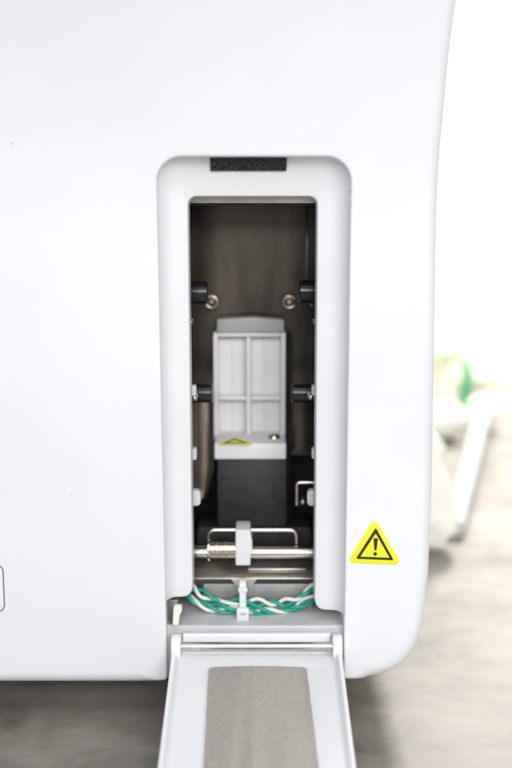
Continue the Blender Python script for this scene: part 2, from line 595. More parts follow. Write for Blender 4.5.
# B path (inner opening)
YO = 0.0125
blt, blb = P(188.6, 205, YO), P(193.2, 584, YO)
brt, brb = P(316.6, 205, YO), P(314.2, 597, YO)
ztop = PZ(197, YO)
rb = 0.0042
B = []
ca = (blb.x - 0.0045, zlbl + 0.006)
B += [(ca[0] + 0.0045 * math.sin(R(90 * j / 6)), zlbl + 0.006 * (1 - math.cos(R(90 * j / 6)))) for j in range(7)]
B += lin((blb.x, zlbl + 0.008), (blt.x, ztop - rb), NS)
B += arc_pts((blt.x + rb, ztop - rb), rb, 180, 90, 10)
B += lin((blt.x + rb + 0.002, ztop), (brt.x - rb, ztop), 6)
B += arc_pts((brt.x - rb, ztop - rb), rb, 90, 0, 10)
B += lin((brt.x, ztop - rb - 0.004), (brb.x, zlbr + 0.008), NS)
B += [(brb.x + 0.0045 * (1 - math.sin(R(90 * (6 - j) / 6))), zlbr + 0.006 * (1 - math.cos(R(90 * (6 - j) / 6)))) for j in range(7)]
assert len(A) == len(B)
PROF = [(0, 0.0012), (0.025, 0.0036), (0.07, 0.0056), (0.14, 0.0080), (0.23, 0.0101), (0.34, 0.0118), (0.46, 0.0128), (0.60, 0.0133),
        (0.88, 0.0136), (0.93, 0.0138), (0.965, 0.0144), (0.99, 0.0156), (1.0, 0.0172), (1.0, 0.0225)]
PROF = [(s_, {0.965: 0.0104, 0.99: 0.0111}.get(s_, 0.0124 if y_ == 0.0172 else y_) if s_ > 0.95 else 0.0012 + (y_ - 0.0012) * 0.72) for s_, y_ in PROF]
def prof_y(s):
    for (s0, y0), (s1, y1) in zip(PROF, PROF[1:]):
        if s0 <= s <= s1 and s1 > s0:
            return y0 + (y1 - y0) * (s - s0) / (s1 - s0)
    return PROF[-1][1]
bm = bmesh.new()
rows = []
for i in range(len(A)):
    row = []
    for s, y in PROF + [(0, 0.0225)]:
        row.append(bm.verts.new((A[i][0] + (B[i][0] - A[i][0]) * s, y, A[i][1] + (B[i][1] - A[i][1]) * s)))
    rows.append(row)
m_ = len(rows[0])
for r1_, r2_ in zip(rows, rows[1:]):
    for k in range(m_):
        bm.faces.new((r1_[k], r1_[(k + 1) % m_], r2_[(k + 1) % m_], r2_[k]))
bm.faces.new(rows[0]); bm.faces.new(rows[-1])
bezel = finish(bm, 'bezel', M['bezel'], dev, ang=38)

# dark foam strip on the upper slope of the bezel
bm = bmesh.new()
fx0, fx1 = PX(210.5, 164, 0.008), PX(286.5, 164, 0.008)
zt = slot_top + EPS
dz = ztop - zt
front, rear = [], []
SS = [0.055, 0.09, 0.13, 0.18, 0.24, 0.30, 0.345]
NX = 40
for iy, s in enumerate(SS):
    front.append([bm.verts.new((fx0 + (fx1 - fx0) * k / NX + random.uniform(-.00012, .00012), prof_y(s) - 0.0016 - random.uniform(0, 0.0003),
                                zt + dz * s + random.uniform(-.00012, .00012))) for k in range(NX + 1)])
    rear.append([bm.verts.new((fx0 + (fx1 - fx0) * k / NX, prof_y(s) + 0.0004, zt + dz * s)) for k in range(NX + 1)])
for g in (front, rear):
    for r1_, r2_ in zip(g, g[1:]):
        for k in range(NX):
            bm.faces.new((r1_[k], r1_[k + 1], r2_[k + 1], r2_[k]))
for k in range(NX):
    bm.faces.new((front[0][k], front[0][k + 1], rear[0][k + 1], rear[0][k]))
    bm.faces.new((front[-1][k], front[-1][k + 1], rear[-1][k + 1], rear[-1][k]))
for j in range(len(SS) - 1):
    bm.faces.new((front[j][0], front[j + 1][0], rear[j + 1][0], rear[j][0]))
    bm.faces.new((front[j][-1], front[j + 1][-1], rear[j + 1][-1], rear[j][-1]))
finish(bm, 'foam_strip', M['foam_dark'], dev, ang=20)

# ------------------------------------------------------------------ push button at the left
bx1 = PX(4.2, 588, 0)
zt_, zb_ = PZ(564, 0), PZ(612, 0)
bw = 0.03
def rrect(x0, z0, x1, z1, r, n_=8):
    return fillet([(x0, z0, r), (x1, z0, r), (x1, z1, r), (x0, z1, r)], n_)
prism('button_groove_shade', rrect(bx1 - bw, zb_, bx1, zt_, 0.004), -0.00015, 0.002, M['groove'], dev, 0)  # dark ring standing in for the shade of the groove
btn = prism('push_button', rrect(bx1 - bw + 0.0005, zb_ + 0.0005, bx1 - 0.0005, zt_ - 0.0005, 0.0036), -0.0006, 0.003, M['door'], dev, 0.0002)

# ------------------------------------------------------------------ warning label on the front
def tri_pts(c, s, r, rot=0.0, squash=1.0):
    ps = []
    for k in range(3):
        an = R(90 - 120 * k)
        x, z = math.cos(an) * s, math.sin(an) * s * squash
        ps.append((c[0] + x * math.cos(rot) - z * math.sin(rot), c[1] + x * math.sin(rot) + z * math.cos(rot), r))
    return fillet(ps, 8)
def warn_label(corners, Y, parent, ysgn=-1, name='warning_label'):
    pass
lc = [P(374.6, 517.5, 0), P(402.5, 565.0, 0), P(346.5, 563.0, 0)]
li = [P(375.8, 527.5, 0), P(393.8, 560.2, 0), P(355.8, 558.6, 0)]
lj = [P(375.7, 533.2, 0), P(389.6, 557.6, 0), P(360.3, 556.5, 0)]
lab = prism('warning_label', fillet([(p.x, p.z, 0.0023) for p in lc], 8), -0.00018, 0.0005, M['yellow'], dev, 0.00005)
bm = bmesh.new()
lo_ = fillet([(p.x, p.z, 0.0005) for p in li], 4)
hi_ = fillet([(p.x, p.z, 0.00025) for p in lj], 4)
nn = len(lo_)
vo_ = [[bm.verts.new((p[0], y, p[1])) for p in lst] for lst, y in ((lo_, -0.00012), (lo_, -0.00026), (hi_, -0.00026), (hi_, -0.00012))]
for g in range(4):
    for i in range(nn):
        j = (i + 1) % nn
        bm.faces.new((vo_[g][i], vo_[g][j], vo_[(g + 1) % 4][j], vo_[(g + 1) % 4][i]))
finish(bm, 'triangle_border', M['ink'], lab)
bm = bmesh.new()
e0 = P(375.6, 538.0, 0)
def stroke(pl):
    return [(P(x, y, 0).x, P(x, y, 0).z) for x, y in pl]
add_prism(bm, fillet([(x, z, 0.0004) for x, z in stroke([(373.5, 538), (378.0, 538.2), (376.5, 550.3), (374.3, 550.2)])], 4), -0.00026, -0.00012)
dc = P(375.2, 553.8, 0)
add_prism(bm, [(dc.x + 0.00098 * math.cos(2 * math.pi * k / 16), dc.z + 0.00098 * math.sin(2 * math.pi * k / 16)) for k in range(16)], -0.00026, -0.00012)
finish(bm, 'exclamation_mark', M['ink'], lab)

# ------------------------------------------------------------------ chamber
YBK = 0.112
zf = PZ(629, 0.002)                       # cavity floor height
zl = ztop + 0.004
xL, xR = -0.0395, 0.0365
# interior shell, coloured near-black for the shade of the void
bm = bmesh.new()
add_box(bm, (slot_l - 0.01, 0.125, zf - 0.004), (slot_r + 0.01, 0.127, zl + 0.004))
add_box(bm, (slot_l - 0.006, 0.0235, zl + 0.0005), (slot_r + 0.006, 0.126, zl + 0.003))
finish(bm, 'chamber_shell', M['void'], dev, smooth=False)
# side plates
for x0, x1 in ((xL - 0.0015, xL), (xR, xR + 0.0015)):
    box('side_plate', (x0, 0.0235, PZ(585, 0.03)), (x1, 0.122, zl), M['steel_side'], dev, 0.0002)
# rear steel panel with its notched lower edge
rp = [(xL + 0.0003, PZ(505, YBK), 0.002), (PX(206, 500, YBK), PZ(497, YBK), 0.006), (PX(214, 470, YBK), PZ(470, YBK), 0.004), (PX(214, 455, YBK), PZ(455, YBK), 0.001),
      (PX(290, 455, YBK), PZ(455, YBK), 0.003), (xR - 0.0003, PZ(455, YBK), 0.001), (xR - 0.0003, zl - 0.001, 0), (xL + 0.0003, zl - 0.001, 0)]
prism('rear_panel', fillet(rp, 6), YBK, YBK + 0.002, M['steel'], dev, 0)
# folded seam at the right of the rear panel
box('panel_seam', (PX(305.5, 300, YBK), YBK - 0.0015, PZ(452, YBK)), (PX(307.5, 300, YBK), YBK - 0.0002, zl - 0.002), M['steel'], dev, 0.0003)
# bright sheet lip across the top of the opening
box('top_lip', (slot_l + 0.004, 0.0228, PZ(203.2, 0.0228)), (slot_r - 0.004, 0.0245, ztop + 0.003), M['zinc'], dev, 0.0002)
box('seal_edge', (PX(190, 206, 0.03), 0.0265, PZ(205.5, 0.0265)), (PX(315, 206, 0.03), 0.0285, ztop + 0.003), M['black_matte'], dev, 0.0002)
# side brackets, the left one tinted to paint in a warm reflection
yb = 0.098
lp = [(xL + 0.0004, PZ(506, yb), 0.001), (PX(203, 500, yb), PZ(498, yb), 0.004), (PX(209, 470, yb), PZ(470, yb), 0.006), (PX(210, 412, yb), PZ(393, yb), 0.002), (xL + 0.0004, PZ(393, yb), 0.001)]
prism('side_bracket', fillet(lp, 6), yb, yb + 0.0016, M['reflect_steel'], dev, 0.0003)
lp = [(PX(291, 450, yb), PZ(453, yb), 0.0025), (xR - 0.0004, PZ(453, yb), 0.001), (xR - 0.0004, PZ(393, yb), 0.001), (PX(291, 408, yb), PZ(393, yb), 0.002)]
prism('side_bracket', fillet(lp, 6), yb, yb + 0.0016, M['steel'], dev, 0.0003)

# ------------------------------------------------------------------ white rack
yr = 0.084
x0, x1 = PX(213.5, 400, yr), PX(285.5, 400, yr)
z0, z1 = PZ(440, yr), PZ(333, yr)
bm = bmesh.new()
def sub_box(a_, b2):
    add_box(bm, a_, b2)
t_ = 0.0028
add_box(bm, (x0, yr + 0.008, z0), (x1, yr + 0.012, z1))                   # back plate
add_box(bm, (x0, yr, z0), (x0 + t_, yr + 0.0078, z1))                       # rails
add_box(bm, (x1 - t_, yr, z0), (x1, yr + 0.0078, z1))
add_box(bm, (x0 + t_ + .0001, yr + 0.0003, z1 - 0.0024), (x1 - t_ - .0001, yr + 0.0078, z1 - .0001))
xm = PX(248.5, 400, yr)
add_box(bm, (xm - 0.0013, yr + 0.0003, z0), (xm + 0.0013, yr + 0.0078, z1 - 0.0026))
zm = PZ(398.5, yr)
add_box(bm, (x0 + t_ + .0001, yr + 0.0006, zm - 0.0012), (xm - .0014, yr + 0.0078, zm + 0.0012))
add_box(bm, (xm + .0014, yr + 0.0006, zm - 0.0012), (x1 - t_ - .0001, yr + 0.0078, zm + 0.0012))
# shallow round-shouldered step inside each pocket
for cx_ in ((x0 + t_ + xm) / 2, (xm + x1 - t_) / 2):
    add_box(bm, (cx_ - 0.0009, yr + 0.0070, z0), (cx_ + 0.0012, yr + 0.0079, z1 - 0.004))
bevel_sharp(bm, 0.0004, 2)
rack = finish(bm, 'sample_rack', M['rack'], dev)
yl = 0.064
lx0, lx1 = PX(214.3, 450, yl), PX(286.2, 450, yl)
lz0, lz1 = PZ(459.5, yl), PZ(443.5, yl)
prism_pts = [(yl, lz0), (yl, lz1), (yr + 0.012, lz1 + 0.0016), (yr + 0.012, lz0)]
bm = bmesh.new()
fa = [bm.verts.new((lx0, y, z)) for y, z in prism_pts]
fb = [bm.verts.new((lx1, y, z)) for y, z in prism_pts]
bm.faces.new(fa); bm.faces.new(fb)
for i in range(4):
    bm.faces.new((fa[i], fa[(i + 1) % 4], fb[(i + 1) % 4], fb[i]))
bevel_sharp(bm, 0.0008, 3)
finish(bm, 'ledge', M['rack'], rack)
bm = bmesh.new()
yt = 0.092
add_prism(bm, fillet([(PX(217, 335, yt), PZ(336, yt), 0), (PX(284, 335, yt), PZ(336, yt), 0), (PX(284, 320, yt), PZ(320, yt), 0.001),
                      (PX(252, 318, yt), PZ(317.5, yt), 0.002), (PX(217, 320, yt), PZ(319.5, yt), 0.001)], 3), yt, yt + 0.012)
bevel_sharp(bm, 0.0004, 2)
finish(bm, 'top_tab', M['shaded_plastic'], rack)  # greyer colour paints in the shade of this deeper tab
# small caution sticker on the ledge top
def on_ledge(px, py):
    # intersection with the ledge top plane
    a2, b2 = (px - 256.0) / FPX, (py - 384.0) / FPX
    f = Vector((0, math.cos(PITCH), -math.sin(PITCH))); u = Vector((0, math.sin(PITCH), math.cos(PITCH)))
    d = f + Vector((a2, 0, 0)) - u * b2
    sl_ = 0.0016 / (yr + 0.012 - yl)
    nrm = Vector((0, -sl_, 1)).normalized()
    p0 = Vector((0, yl, lz1 + 0.00012))
    return CAM + d * ((p0 - CAM).dot(nrm) / d.dot(nrm)), nrm
def flat_poly(name, pix, m, parent, lift=0.0, th=0.00012):
    bm = bmesh.new()
    lowv, hiv = [], []
    for px, py in pix:
        p, nn_ = on_ledge(px, py)
        lowv.append(bm.verts.new(p + nn_ * lift)); hiv.append(bm.verts.new(p + nn_ * (lift + th)))
    bm.faces.new(lowv); bm.faces.new(hiv)
    k = len(pix)
    for i in range(k):
        bm.faces.new((lowv[i], lowv[(i + 1) % k], hiv[(i + 1) % k], hiv[i]))
    return finish(bm, name, m, parent, smooth=False)
st = flat_poly('caution_sticker', [(218.5, 444.6), (219.5, 443), (233, 437.4), (235.5, 437.2), (252, 442), (252.5, 443.3), (250, 444.6)], M['yellow'], rack)
bm = bmesh.new()
outer = [(222.5, 443.6), (234.3, 438.4), (248, 443.3)]
inner = [(227.5, 442.7), (234.3, 439.9), (243, 442.6)]
vv = [[], [], [], []]
for lst, g, lf in ((outer, 0, 0.0001), (outer, 1, 0.0002), (inner, 2, 0.0002), (inner, 3, 0.0001)):
    for px, py in lst:
        p, nn_ = on_ledge(px, py)
        vv[g].append(bm.verts.new(p + nn_ * lf))
for g in range(4):
    for i in range(3):
        j = (i + 1) % 3
        bm.faces.new((vv[g][i], vv[g][j], vv[(g + 1) % 4][j], vv[(g + 1) % 4][i]))
me_o = finish(bm, 'sticker_border', M['ink'], rack, smooth=False)
# screw on ledge
sc, nn_ = on_ledge(274, 437.5)
bm = bmesh.new()
add_tube(bm, [sc, sc + Vector((0, 0, 0.0012)), sc + Vector((0, 0, 0.0022)), sc + Vector((0, 0, 0.0026))], 1, 18, rads=[0.0036, 0.0034, 0.0022, 0.0006])
finish(bm, 'screw', M['brass'], rack, ang=60)

# black block beneath and black plate standing in for the shadow at its right
yk = 0.0672
kx0, kx1 = PX(217.5, 490, yk), PX(286.5, 490, yk)
bm = bmesh.new()
add_box(bm, (kx0, yk, PZ(527, yk)), (kx1, yk + 0.035, lz0 - 0.0002))
bevel_sharp(bm, 0.0006, 2)
blk = finish(bm, 'motor_block', M['black_matte'], dev)
for rr_ in (478, 501):
    box('block_seam', (kx0 + 0.002, yk - 0.0004, PZ(rr_ + 0.8, yk)), (kx1 - 0.002, yk + 0.0004, PZ(rr_, yk)), M['black'], blk, 0.0001)
box('shadow_plate', (PX(284, 400, 0.097), 0.097, PZ(520, 0.097)), (PX(291.8, 400, 0.097), 0.104, PZ(336, 0.097)), M['void'], dev, 0.0004)
# dark base casting behind the rod
bc = [(PX(196, 545, 0.075), PZ(560, 0.075), 0.002), (PX(312, 545, 0.075), PZ(560, 0.075), 0.002), (PX(312, 530, 0.075), PZ(529, 0.075), 0.003),
      (PX(196, 530, 0.075), PZ(529, 0.075), 0.003)]
prism('base_casting', fillet(bc, 5), 0.078, 0.11, M['black_matte'], dev, 0.0006)

# ------------------------------------------------------------------ black stand-offs on the side plates
def standoff(xa, xb, row, Y, rpx, tip):
    zc = PZ(row, Y)
    r_ = rpx * 0.00059 * 0.93
    bm = bmesh.new()
    add_tube(bm, [(xa, Y, zc), (xb - tip * 0.0006, Y, zc), (xb, Y, zc)], r_, 24, rads=[r_, r_, r_ * 0.9])
    o = finish(bm, 'standoff', M['black'], dev, ang=40)
    bm = bmesh.new()
    add_tube(bm, [(xa, Y, zc), (xa + (xb - xa) * 0.30, Y, zc)], r_ * 1.12, 24)
    finish(bm, 'collar', M['black_matte'], o, ang=40)
    return o
standoff(xL, PX(208, 292, 0.05), 292.5, 0.05, 11.5, 1)
standoff(xR, PX(299, 292, 0.05), 291.5, 0.05, 11.5, -1)
standoff(xL, PX(212.5, 393, 0.06), 393, 0.06, 10, 1)
standoff(xR, PX(291.5, 393, 0.06), 393, 0.06, 10, -1)

# ring screws on the rear panel
def ring_screw(px, py, Y, tilt):
    c = P(px, py, Y)
    bm = bmesh.new()
    Rr, r_ = 0.0034, 0.0009
    path = [(c.x + Rr * math.cos(R(tilt + 300 * k / 24)), c.y, c.z + Rr * math.sin(R(tilt + 300 * k / 24))) for k in range(25)]
    add_tube(bm, path, r_, 10)
    add_tube(bm, [(c.x, c.y + 0.001, c.z), (c.x, YBK, c.z)], 0.0012, 12)
    return finish(bm, 'ring_screw', M['brass'], dev, ang=60)
ring_screw(211.5, 302, 0.1, -150)
ring_screw(289.5, 302, 0.1, 30)

# small nylon clips and screws along both edges of the opening
def edge_clip(px0, py0, px1, py1, Y, m=M['nylon'], r=0.0008):
    p0, p1 = P(px0, py0, Y), P(px1, py1, Y)
    prism('edge_clip', fillet([(p0.x, p1.z, r), (p1.x, p1.z, r), (p1.x, p0.z, r), (p0.x, p0.z, r)], 5), Y, Y + 0.006, m, dev, 0.0004)
edge_clip(186, 386, 196, 397, 0.03)
edge_clip(312, 386, 320, 396, 0.03)
edge_clip(186, 449, 196.5, 460, 0.03)
edge_clip(312, 449, 320, 459, 0.03)
edge_clip(186, 491, 200.5, 506, 0.03, r=0.0022)
edge_clip(307.5, 491, 320, 506, 0.03, r=0.0022)
def edge_screw(px, py, Y, r_=0.0016):
    c = P(px, py, Y)
    bm = bmesh.new()
    add_tube(bm, [(c.x, c.y + 0.006, c.z), (c.x, c.y, c.z), (c.x, c.y - 0.0008, c.z), (c.x, c.y - 0.0012, c.z)], r_, 14, rads=[r_, r_, r_ * .8, r_ * .3])
    finish(bm, 'edge_screw', M['wire_steel'], dev, ang=50)
edge_screw(194.5, 398, 0.029)
edge_screw(311, 397, 0.029)
edge_screw(190.8, 322, 0.029, 0.0012)
edge_screw(315, 322, 0.029, 0.001)
edge_screw(311.5, 305, 0.1, 0.0012)
edge_screw(303, 502, 0.06, 0.0018)

# ------------------------------------------------------------------ wire brackets
def wire_path(pix, r, Y, n_=8):
    pts_ = [(P(x, y, Y).x, P(x, y, Y).z, r if 0 < i < len(pix) - 1 else 0) for i, (x, y) in enumerate(pix)]
    # open fillet
    out = []
    for i, p in enumerate(pts_):
        if p[2] <= 0:
            out.append(Vector(p[:2])); continue
        sub = fillet([pts_[i - 1][:2] + (0,), p, pts_[i + 1][:2] + (0,)], n_)
        out += sub[1:-1]
    return [(v.x, Y, v.y) for v in out]
tube('wire_bail', wire_path([(208.5, 560), (208.5, 530), (296.5, 530), (296.5, 545)], 0.0035, 0.045), 0.0013, M['wire_steel'], dev, 12)
tube('wire_hook', wire_path([(297, 505), (297, 482.5), (322, 482.5)], 0.002, 0.05), 0.0011, M['wire_steel'], dev, 12)

# guide rod, brass spacer, nylon clip
yr2 = 0.040
zc = PZ(552.5, yr2)
tube('guide_rod', [(xL - 0.001, yr2, zc), (xR + 0.001, yr2, zc)], 0.0036, M['chrome'], dev, 24)
sp = tube('brass_spacer', [(PX(209, 549, 0.036), 0.034, PZ(549, 0.034)), (PX(237, 549, 0.036), 0.034, PZ(549, 0.034))], 0.0036, M['brass'], dev, 24)
bm = bmesh.new()
zz = PZ(549, 0.034)
for px, rr_ in ((208.0, 0.0052), (216, 0.0040), (225, 0.0040)):
    xx = PX(px, 549, 0.034)
    add_tube(bm, [(xx - 0.0003, 0.034, zz), (xx, 0.034, zz), (xx + 0.0010, 0.034, zz), (xx + 0.0013, 0.034, zz)], 1, 24, rads=[rr_ * .85, rr_, rr_, rr_ * .85])
finish(bm, 'flange', M['wire_steel'], sp, ang=40)
yc = 0.030
cpnts = fillet([(PX(235.5, 566, yc), PZ(565, yc), 0.001), (PX(250.5, 566, yc), PZ(565, yc), 0.001), (PX(250.5, 545, yc), PZ(556, yc), 0.0006), (PX(252.5, 545, yc), PZ(551, yc), 0.001),
                (PX(252, 545, yc), PZ(541, yc), 0.001), (PX(250, 530, yc), PZ(529.5, yc), 0.001), (PX(235.5, 530, yc), PZ(529.5, yc), 0.001)], 4)
prism('nylon_clip', cpnts, yc - 0.001, yc + 0.016, M['nylon'], dev, 0.0006, 3)

# shelf plate with turned down front lip
ys = 0.0265
zs = PZ(578, ys)
bm = bmesh.new()
add_box(bm, (xL + 0.0005, ys, zs - 0.0009), (xR - 0.0005, ys + 0.03, zs))
bevel_sharp(bm, 0.0003, 2)
shelf = finish(bm, 'shelf_plate', M['zinc'], dev)
box('raised_strip', (PX(248, 570, .04), 0.038, zs + 0.0002), (PX(306, 570, .04), 0.05, zs + 0.0012), M['zinc'], shelf, 0.0004)
prism('hanger_tab', fillet([(PX(231, 580, ys), zs - 0.0006, 0), (PX(257, 580, ys), zs - 0.0006, 0), (PX(250, 588, ys), PZ(588, ys), 0.0006), (PX(238, 588, ys), PZ(588, ys), 0.0006)], 3),
      ys - 0.0004, ys + 0.0006, M['zinc'], shelf, 0.0002)
# pale lower plate seen behind the wires
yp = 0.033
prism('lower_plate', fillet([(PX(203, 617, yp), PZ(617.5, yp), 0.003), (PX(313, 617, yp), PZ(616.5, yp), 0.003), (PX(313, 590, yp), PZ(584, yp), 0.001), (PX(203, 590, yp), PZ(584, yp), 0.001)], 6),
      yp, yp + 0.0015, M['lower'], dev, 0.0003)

# cavity floor and lower closing wall
bm = bmesh.new()
fz = PZ(618, yp)
add_box(bm, (slot_l - 0.004, 0.0065, zbot + 0.002), (slot_r + 0.004, 0.12, zf))
bevel_sharp(bm, 0.0012, 3)
finish(bm, 'cavity_floor', M['cavity'], dev)

# ------------------------------------------------------------------ cable harness
harness_pairs = [
    ([(180, 580, .031), (192, 588, .027), (205, 595, .024), (222, 601, .022), (243, 601, .0205), (262, 602, .022), (282, 603, .023), (298, 599, .025), (312, 588, .028), (324, 578, .031)], 5.2, 0.3),
    ([(180, 586, .031), (190, 596, .027), (202, 604, .024), (220, 608, .022), (243, 609, .0205), (262, 611, .022), (280, 612, .023), (298, 607, .025), (311, 597, .028), (324, 586, .031)], 4.4, 1.5)]
harness = None
first = None
hp = []
for pth, turns, ph0 in harness_pairs:
    cl = spline([P(x, y, d) for x, y, d in pth], 14)
    nP = len(cl)
    for wi, mm in (((0, 'green_wire'), (1, 'white_wire')) if ph0 < 1 else ((0, 'green_wire'), (0.62, 'white_wire'), (1.35, 'green_wire'))):
        pts_ = []
        for i, c in enumerate(cl):
            t = i / (nP - 1)
            an = 2 * math.pi * turns * t + ph0 + wi * math.pi + 0.5 * math.sin(t * 9 + ph0)
            tg = (cl[min(nP - 1, i + 1)] - cl[max(0, i - 1)]).normalized()
            sd = Vector((0, 1, 0)); sd = (sd - tg * sd.dot(tg)).normalized(); up = tg.cross(sd)
            sp_ = 0.00128 + 0.0004 * math.sin(t * 13 + ph0 * 2)
            pts_.append(c + up * (0.0009 * math.sin(t * 7.3 + wi * 2.1 + ph0)) + (sd * math.cos(an) * 0.0011 + up * math.sin(an) * sp_))
        hp.append((pts_, mm))
bm = bmesh.new()
c0 = P(243, 606, 0.0205)
add_tube(bm, spline([c0 + Vector((-0.002, 0, 0)), c0 + Vector((0.002, 0, 0))], 4), 0.0015, 10)
harness = finish(bm, 'cable_harness', M['green_wire'], dev)
for pts_, mm in hp:
    w_ = tube('wire', pts_, 0.00108, M[mm], harness, 10)
    w_['label'] = 'green insulated wire' if mm == 'green_wire' else 'white insulated wire'

# cable tie
yt_ = 0.0168
bm = bmesh.new()
tx0, tx1 = PX(239.5, 600, yt_), PX(246, 600, yt_)
txc = (tx0 + tx1) / 2
def strap(path, hw, th):
    # path in (y, z): a flat strap looped round the wires
    k = len(path)
    rr_ = []
    for i, (y, z) in enumerate(path):
        a_ = Vector(path[i - 1]); b2 = Vector(path[(i + 1) % k])
        t = (b2 - a_).normalized(); nn2 = Vector((-t.y, t.x)) * th
        rr_.append([bm.verts.new((txc + sx * hw, y + so * nn2.x, z + so * nn2.y)) for sx, so in ((-1, -1), (1, -1), (1, 1), (-1, 1))])
    for i in range(k):
        A_, B_ = rr_[i], rr_[(i + 1) % k]
        for j in range(4):
            bm.faces.new((A_[j], A_[(j + 1) % 4], B_[(j + 1) % 4], B_[j]))
zt1, zt2 = PZ(583, yt_), PZ(614, yt_)
loop = []
for k in range(28):
    an = 2 * math.pi * k / 28
    cy, cz = (yt_ + 0.0275) / 2, (zt1 + zt2) / 2
    ey, ez = (0.0275 - yt_) / 2, (zt1 - zt2) / 2
    c_, s_ = math.cos(an), math.sin(an)
    loop.append((cy + ey * math.copysign(abs(c_) ** 0.6, c_), cz + ez * math.copysign(abs(s_) ** 0.6, s_)))
strap(loop, (tx1 - tx0) / 2, 0.0004)
ct = finish(bm, 'cable_tie', M['nylon'], dev)
box('tie_head', (PX(236.5, 612, yt_), yt_ - 0.0034, PZ(619.5, yt_)), (PX(249, 612, yt_), yt_ + 0.0004, PZ(606.5, yt_)), M['nylon'], ct, 0.0009, 3)
box('tie_slot', (PX(240, 612, yt_), yt_ - 0.0036, PZ(612.6, yt_)), (PX(246, 612, yt_), yt_ - 0.0033, PZ(610.5, yt_)), M['shaded_plastic'], ct, 0)  # grey patch painted for the shade inside the slot
box('tie_collar', (PX(238, 592, yt_), yt_ - 0.0014, PZ(591.5, yt_)), (PX(247.5, 592, yt_), yt_ + 0.0002, PZ(587, yt_)), M['nylon'], ct, 0.0004)

# ------------------------------------------------------------------ hatch door, lying open
def foam_banded(m):
    # the pad is paler in a few lengthwise stripes
    nt = m.node_tree
    N, L = nt.nodes, nt.links
    b = N['Principled BSDF']
    src = b.inputs['Base Color'].links[0].from_socket
    tc = N.new('ShaderNodeTexCoord')
    mp = N.new('ShaderNodeMapping'); mp.inputs['Scale'].default_value = (1, 0.06, 0.06)
    L.new(tc.outputs['Object'], mp.inputs[0])
    no = N.new('ShaderNodeTexNoise'); no.inputs['Scale'].default_value = 70; no.inputs['Detail'].default_value = 2
    L.new(mp.outputs[0], no.inputs['Vector'])
    cr = N.new('ShaderNodeValToRGB')
    cr.color_ramp.elements[0].position = 0.42; cr.color_ramp.elements[0].color = (0.90, 0.90, 0.90, 1)
    cr.color_ramp.elements[1].position = 0.58; cr.color_ramp.elements[1].color = (1.06, 1.06, 1.06, 1)
    L.new(no.outputs['Fac'], cr.inputs[0])
    mx = N.new('ShaderNodeMix'); mx.data_type = 'RGBA'; mx.blend_type = 'MULTIPLY'; mx.inputs[0].default_value = 1
    L.new(src, mx.inputs[6]); L.new(cr.outputs[0], mx.inputs[7])
    L.new(mx.outputs[2], b.inputs['Base Color'])
    return m

YH = -0.0035
hc = P(256, 646.5, YH)
DZ = R(11.0)
dvec = Vector((0, -math.cos(DZ), -math.sin(DZ)))      # along the door, towards the viewer
wvec = Vector((0, -math.sin(DZ), math.cos(DZ)))       # inner face normal (upwards)
def D(x, v, w_):
    return Vector((x, hc.y, hc.z)) + dvec * v + wvec * w_
def dbox(bm, x0, v0, w0, x1, v1, w1):
    vs = [bm.verts.new(D(x, v, w_)) for x in (x0, x1) for v in (v0, v1) for w_ in (w0, w1)]
    for q_ in ((0, 1, 3, 2), (4, 6, 7, 5), (0, 4, 5, 1), (2, 3, 7, 6), (0, 2, 6, 4), (1, 5, 7, 3)):
        bm.faces.new([vs[i] for i in q_])
dxl, dxr = PX(172.0, 655, -0.006), PX(341.5, 655, -0.006)
DL = 0.205
bm = bmesh.new()
# tray as lofted section: rims with rounded tops, sloping inner sides; swept along v
def section(grow, rim, dx=0.0):
    l, r_ = dxl + dx, dxr - dx
    wb, wf = -0.0085, -0.0050
    return [(l + 0.0022, wb - 0.0012), (l + 0.0004, wb + 0.0006), (l, wf), (l, rim - 0.0006), (l + 0.0006, rim), (l + 0.0018, rim), (l + 0.0025, rim - 0.0007),
            (l + 0.0028, wf + 0.0030), (l + 0.0036, wf + 0.0010), (l + 0.0052, wf),
            (0.0, wf - 0.0002),
            (r_ - 0.0052, wf), (r_ - 0.0036, wf + 0.0010), (r_ - 0.0028, wf + 0.0030), (r_ - 0.0025, rim - 0.0007), (r_ - 0.0018, rim), (r_ - 0.0006, rim), (r_, rim - 0.0006),
            (r_, wf), (r_ - 0.0004, wb + 0.0006), (r_ - 0.0022, wb - 0.0012)]
secs = [(-0.0005, 0.0015, 0.0), (0.004, 0.0012, 0), (0.009, 0.0002, 0), (0.016, -0.0006, 0), (0.06, -0.0008, 0), (0.12, -0.0008, 0), (0.18, -0.0008, 0), (0.196, -0.0008, 0.0), (0.202, -0.001, 0.0012), (0.205, -0.0013, 0.004)]
prev = None
for v, rim, dx in secs:
    rg = [bm.verts.new(D(x, v, w_)) for x, w_ in section(0, rim, dx)]
    if prev:
        k = len(rg)
        for i in range(k):
            bm.faces.new((prev[i], prev[(i + 1) % k], rg[(i + 1) % k], rg[i]))
    else:
        bm.faces.new(rg)
    prev = rg
bm.faces.new(prev)
# far end wall of the tray
door = finish(bm, 'hatch_door', M['door'], dev, ang=38)
bm = bmesh.new()
dbox(bm, dxl + 0.003, 0.2, -0.0049, dxr - 0.003, 0.2025, -0.0012)
bevel_sharp(bm, 0.0006, 2)
finish(bm, 'end_rim', M['door'], door)
# lip behind the hinge pin
bm = bmesh.new()
zlip = PZ(632.5, 0.003)
add_box(bm, (dxl + 0.0052, 0.0010, hc.z - 0.009), (dxr - 0.0052, 0.0042, zlip))
bevel_sharp(bm, 0.0009, 3)
finish(bm, 'hinge_lip', M['door'], door)
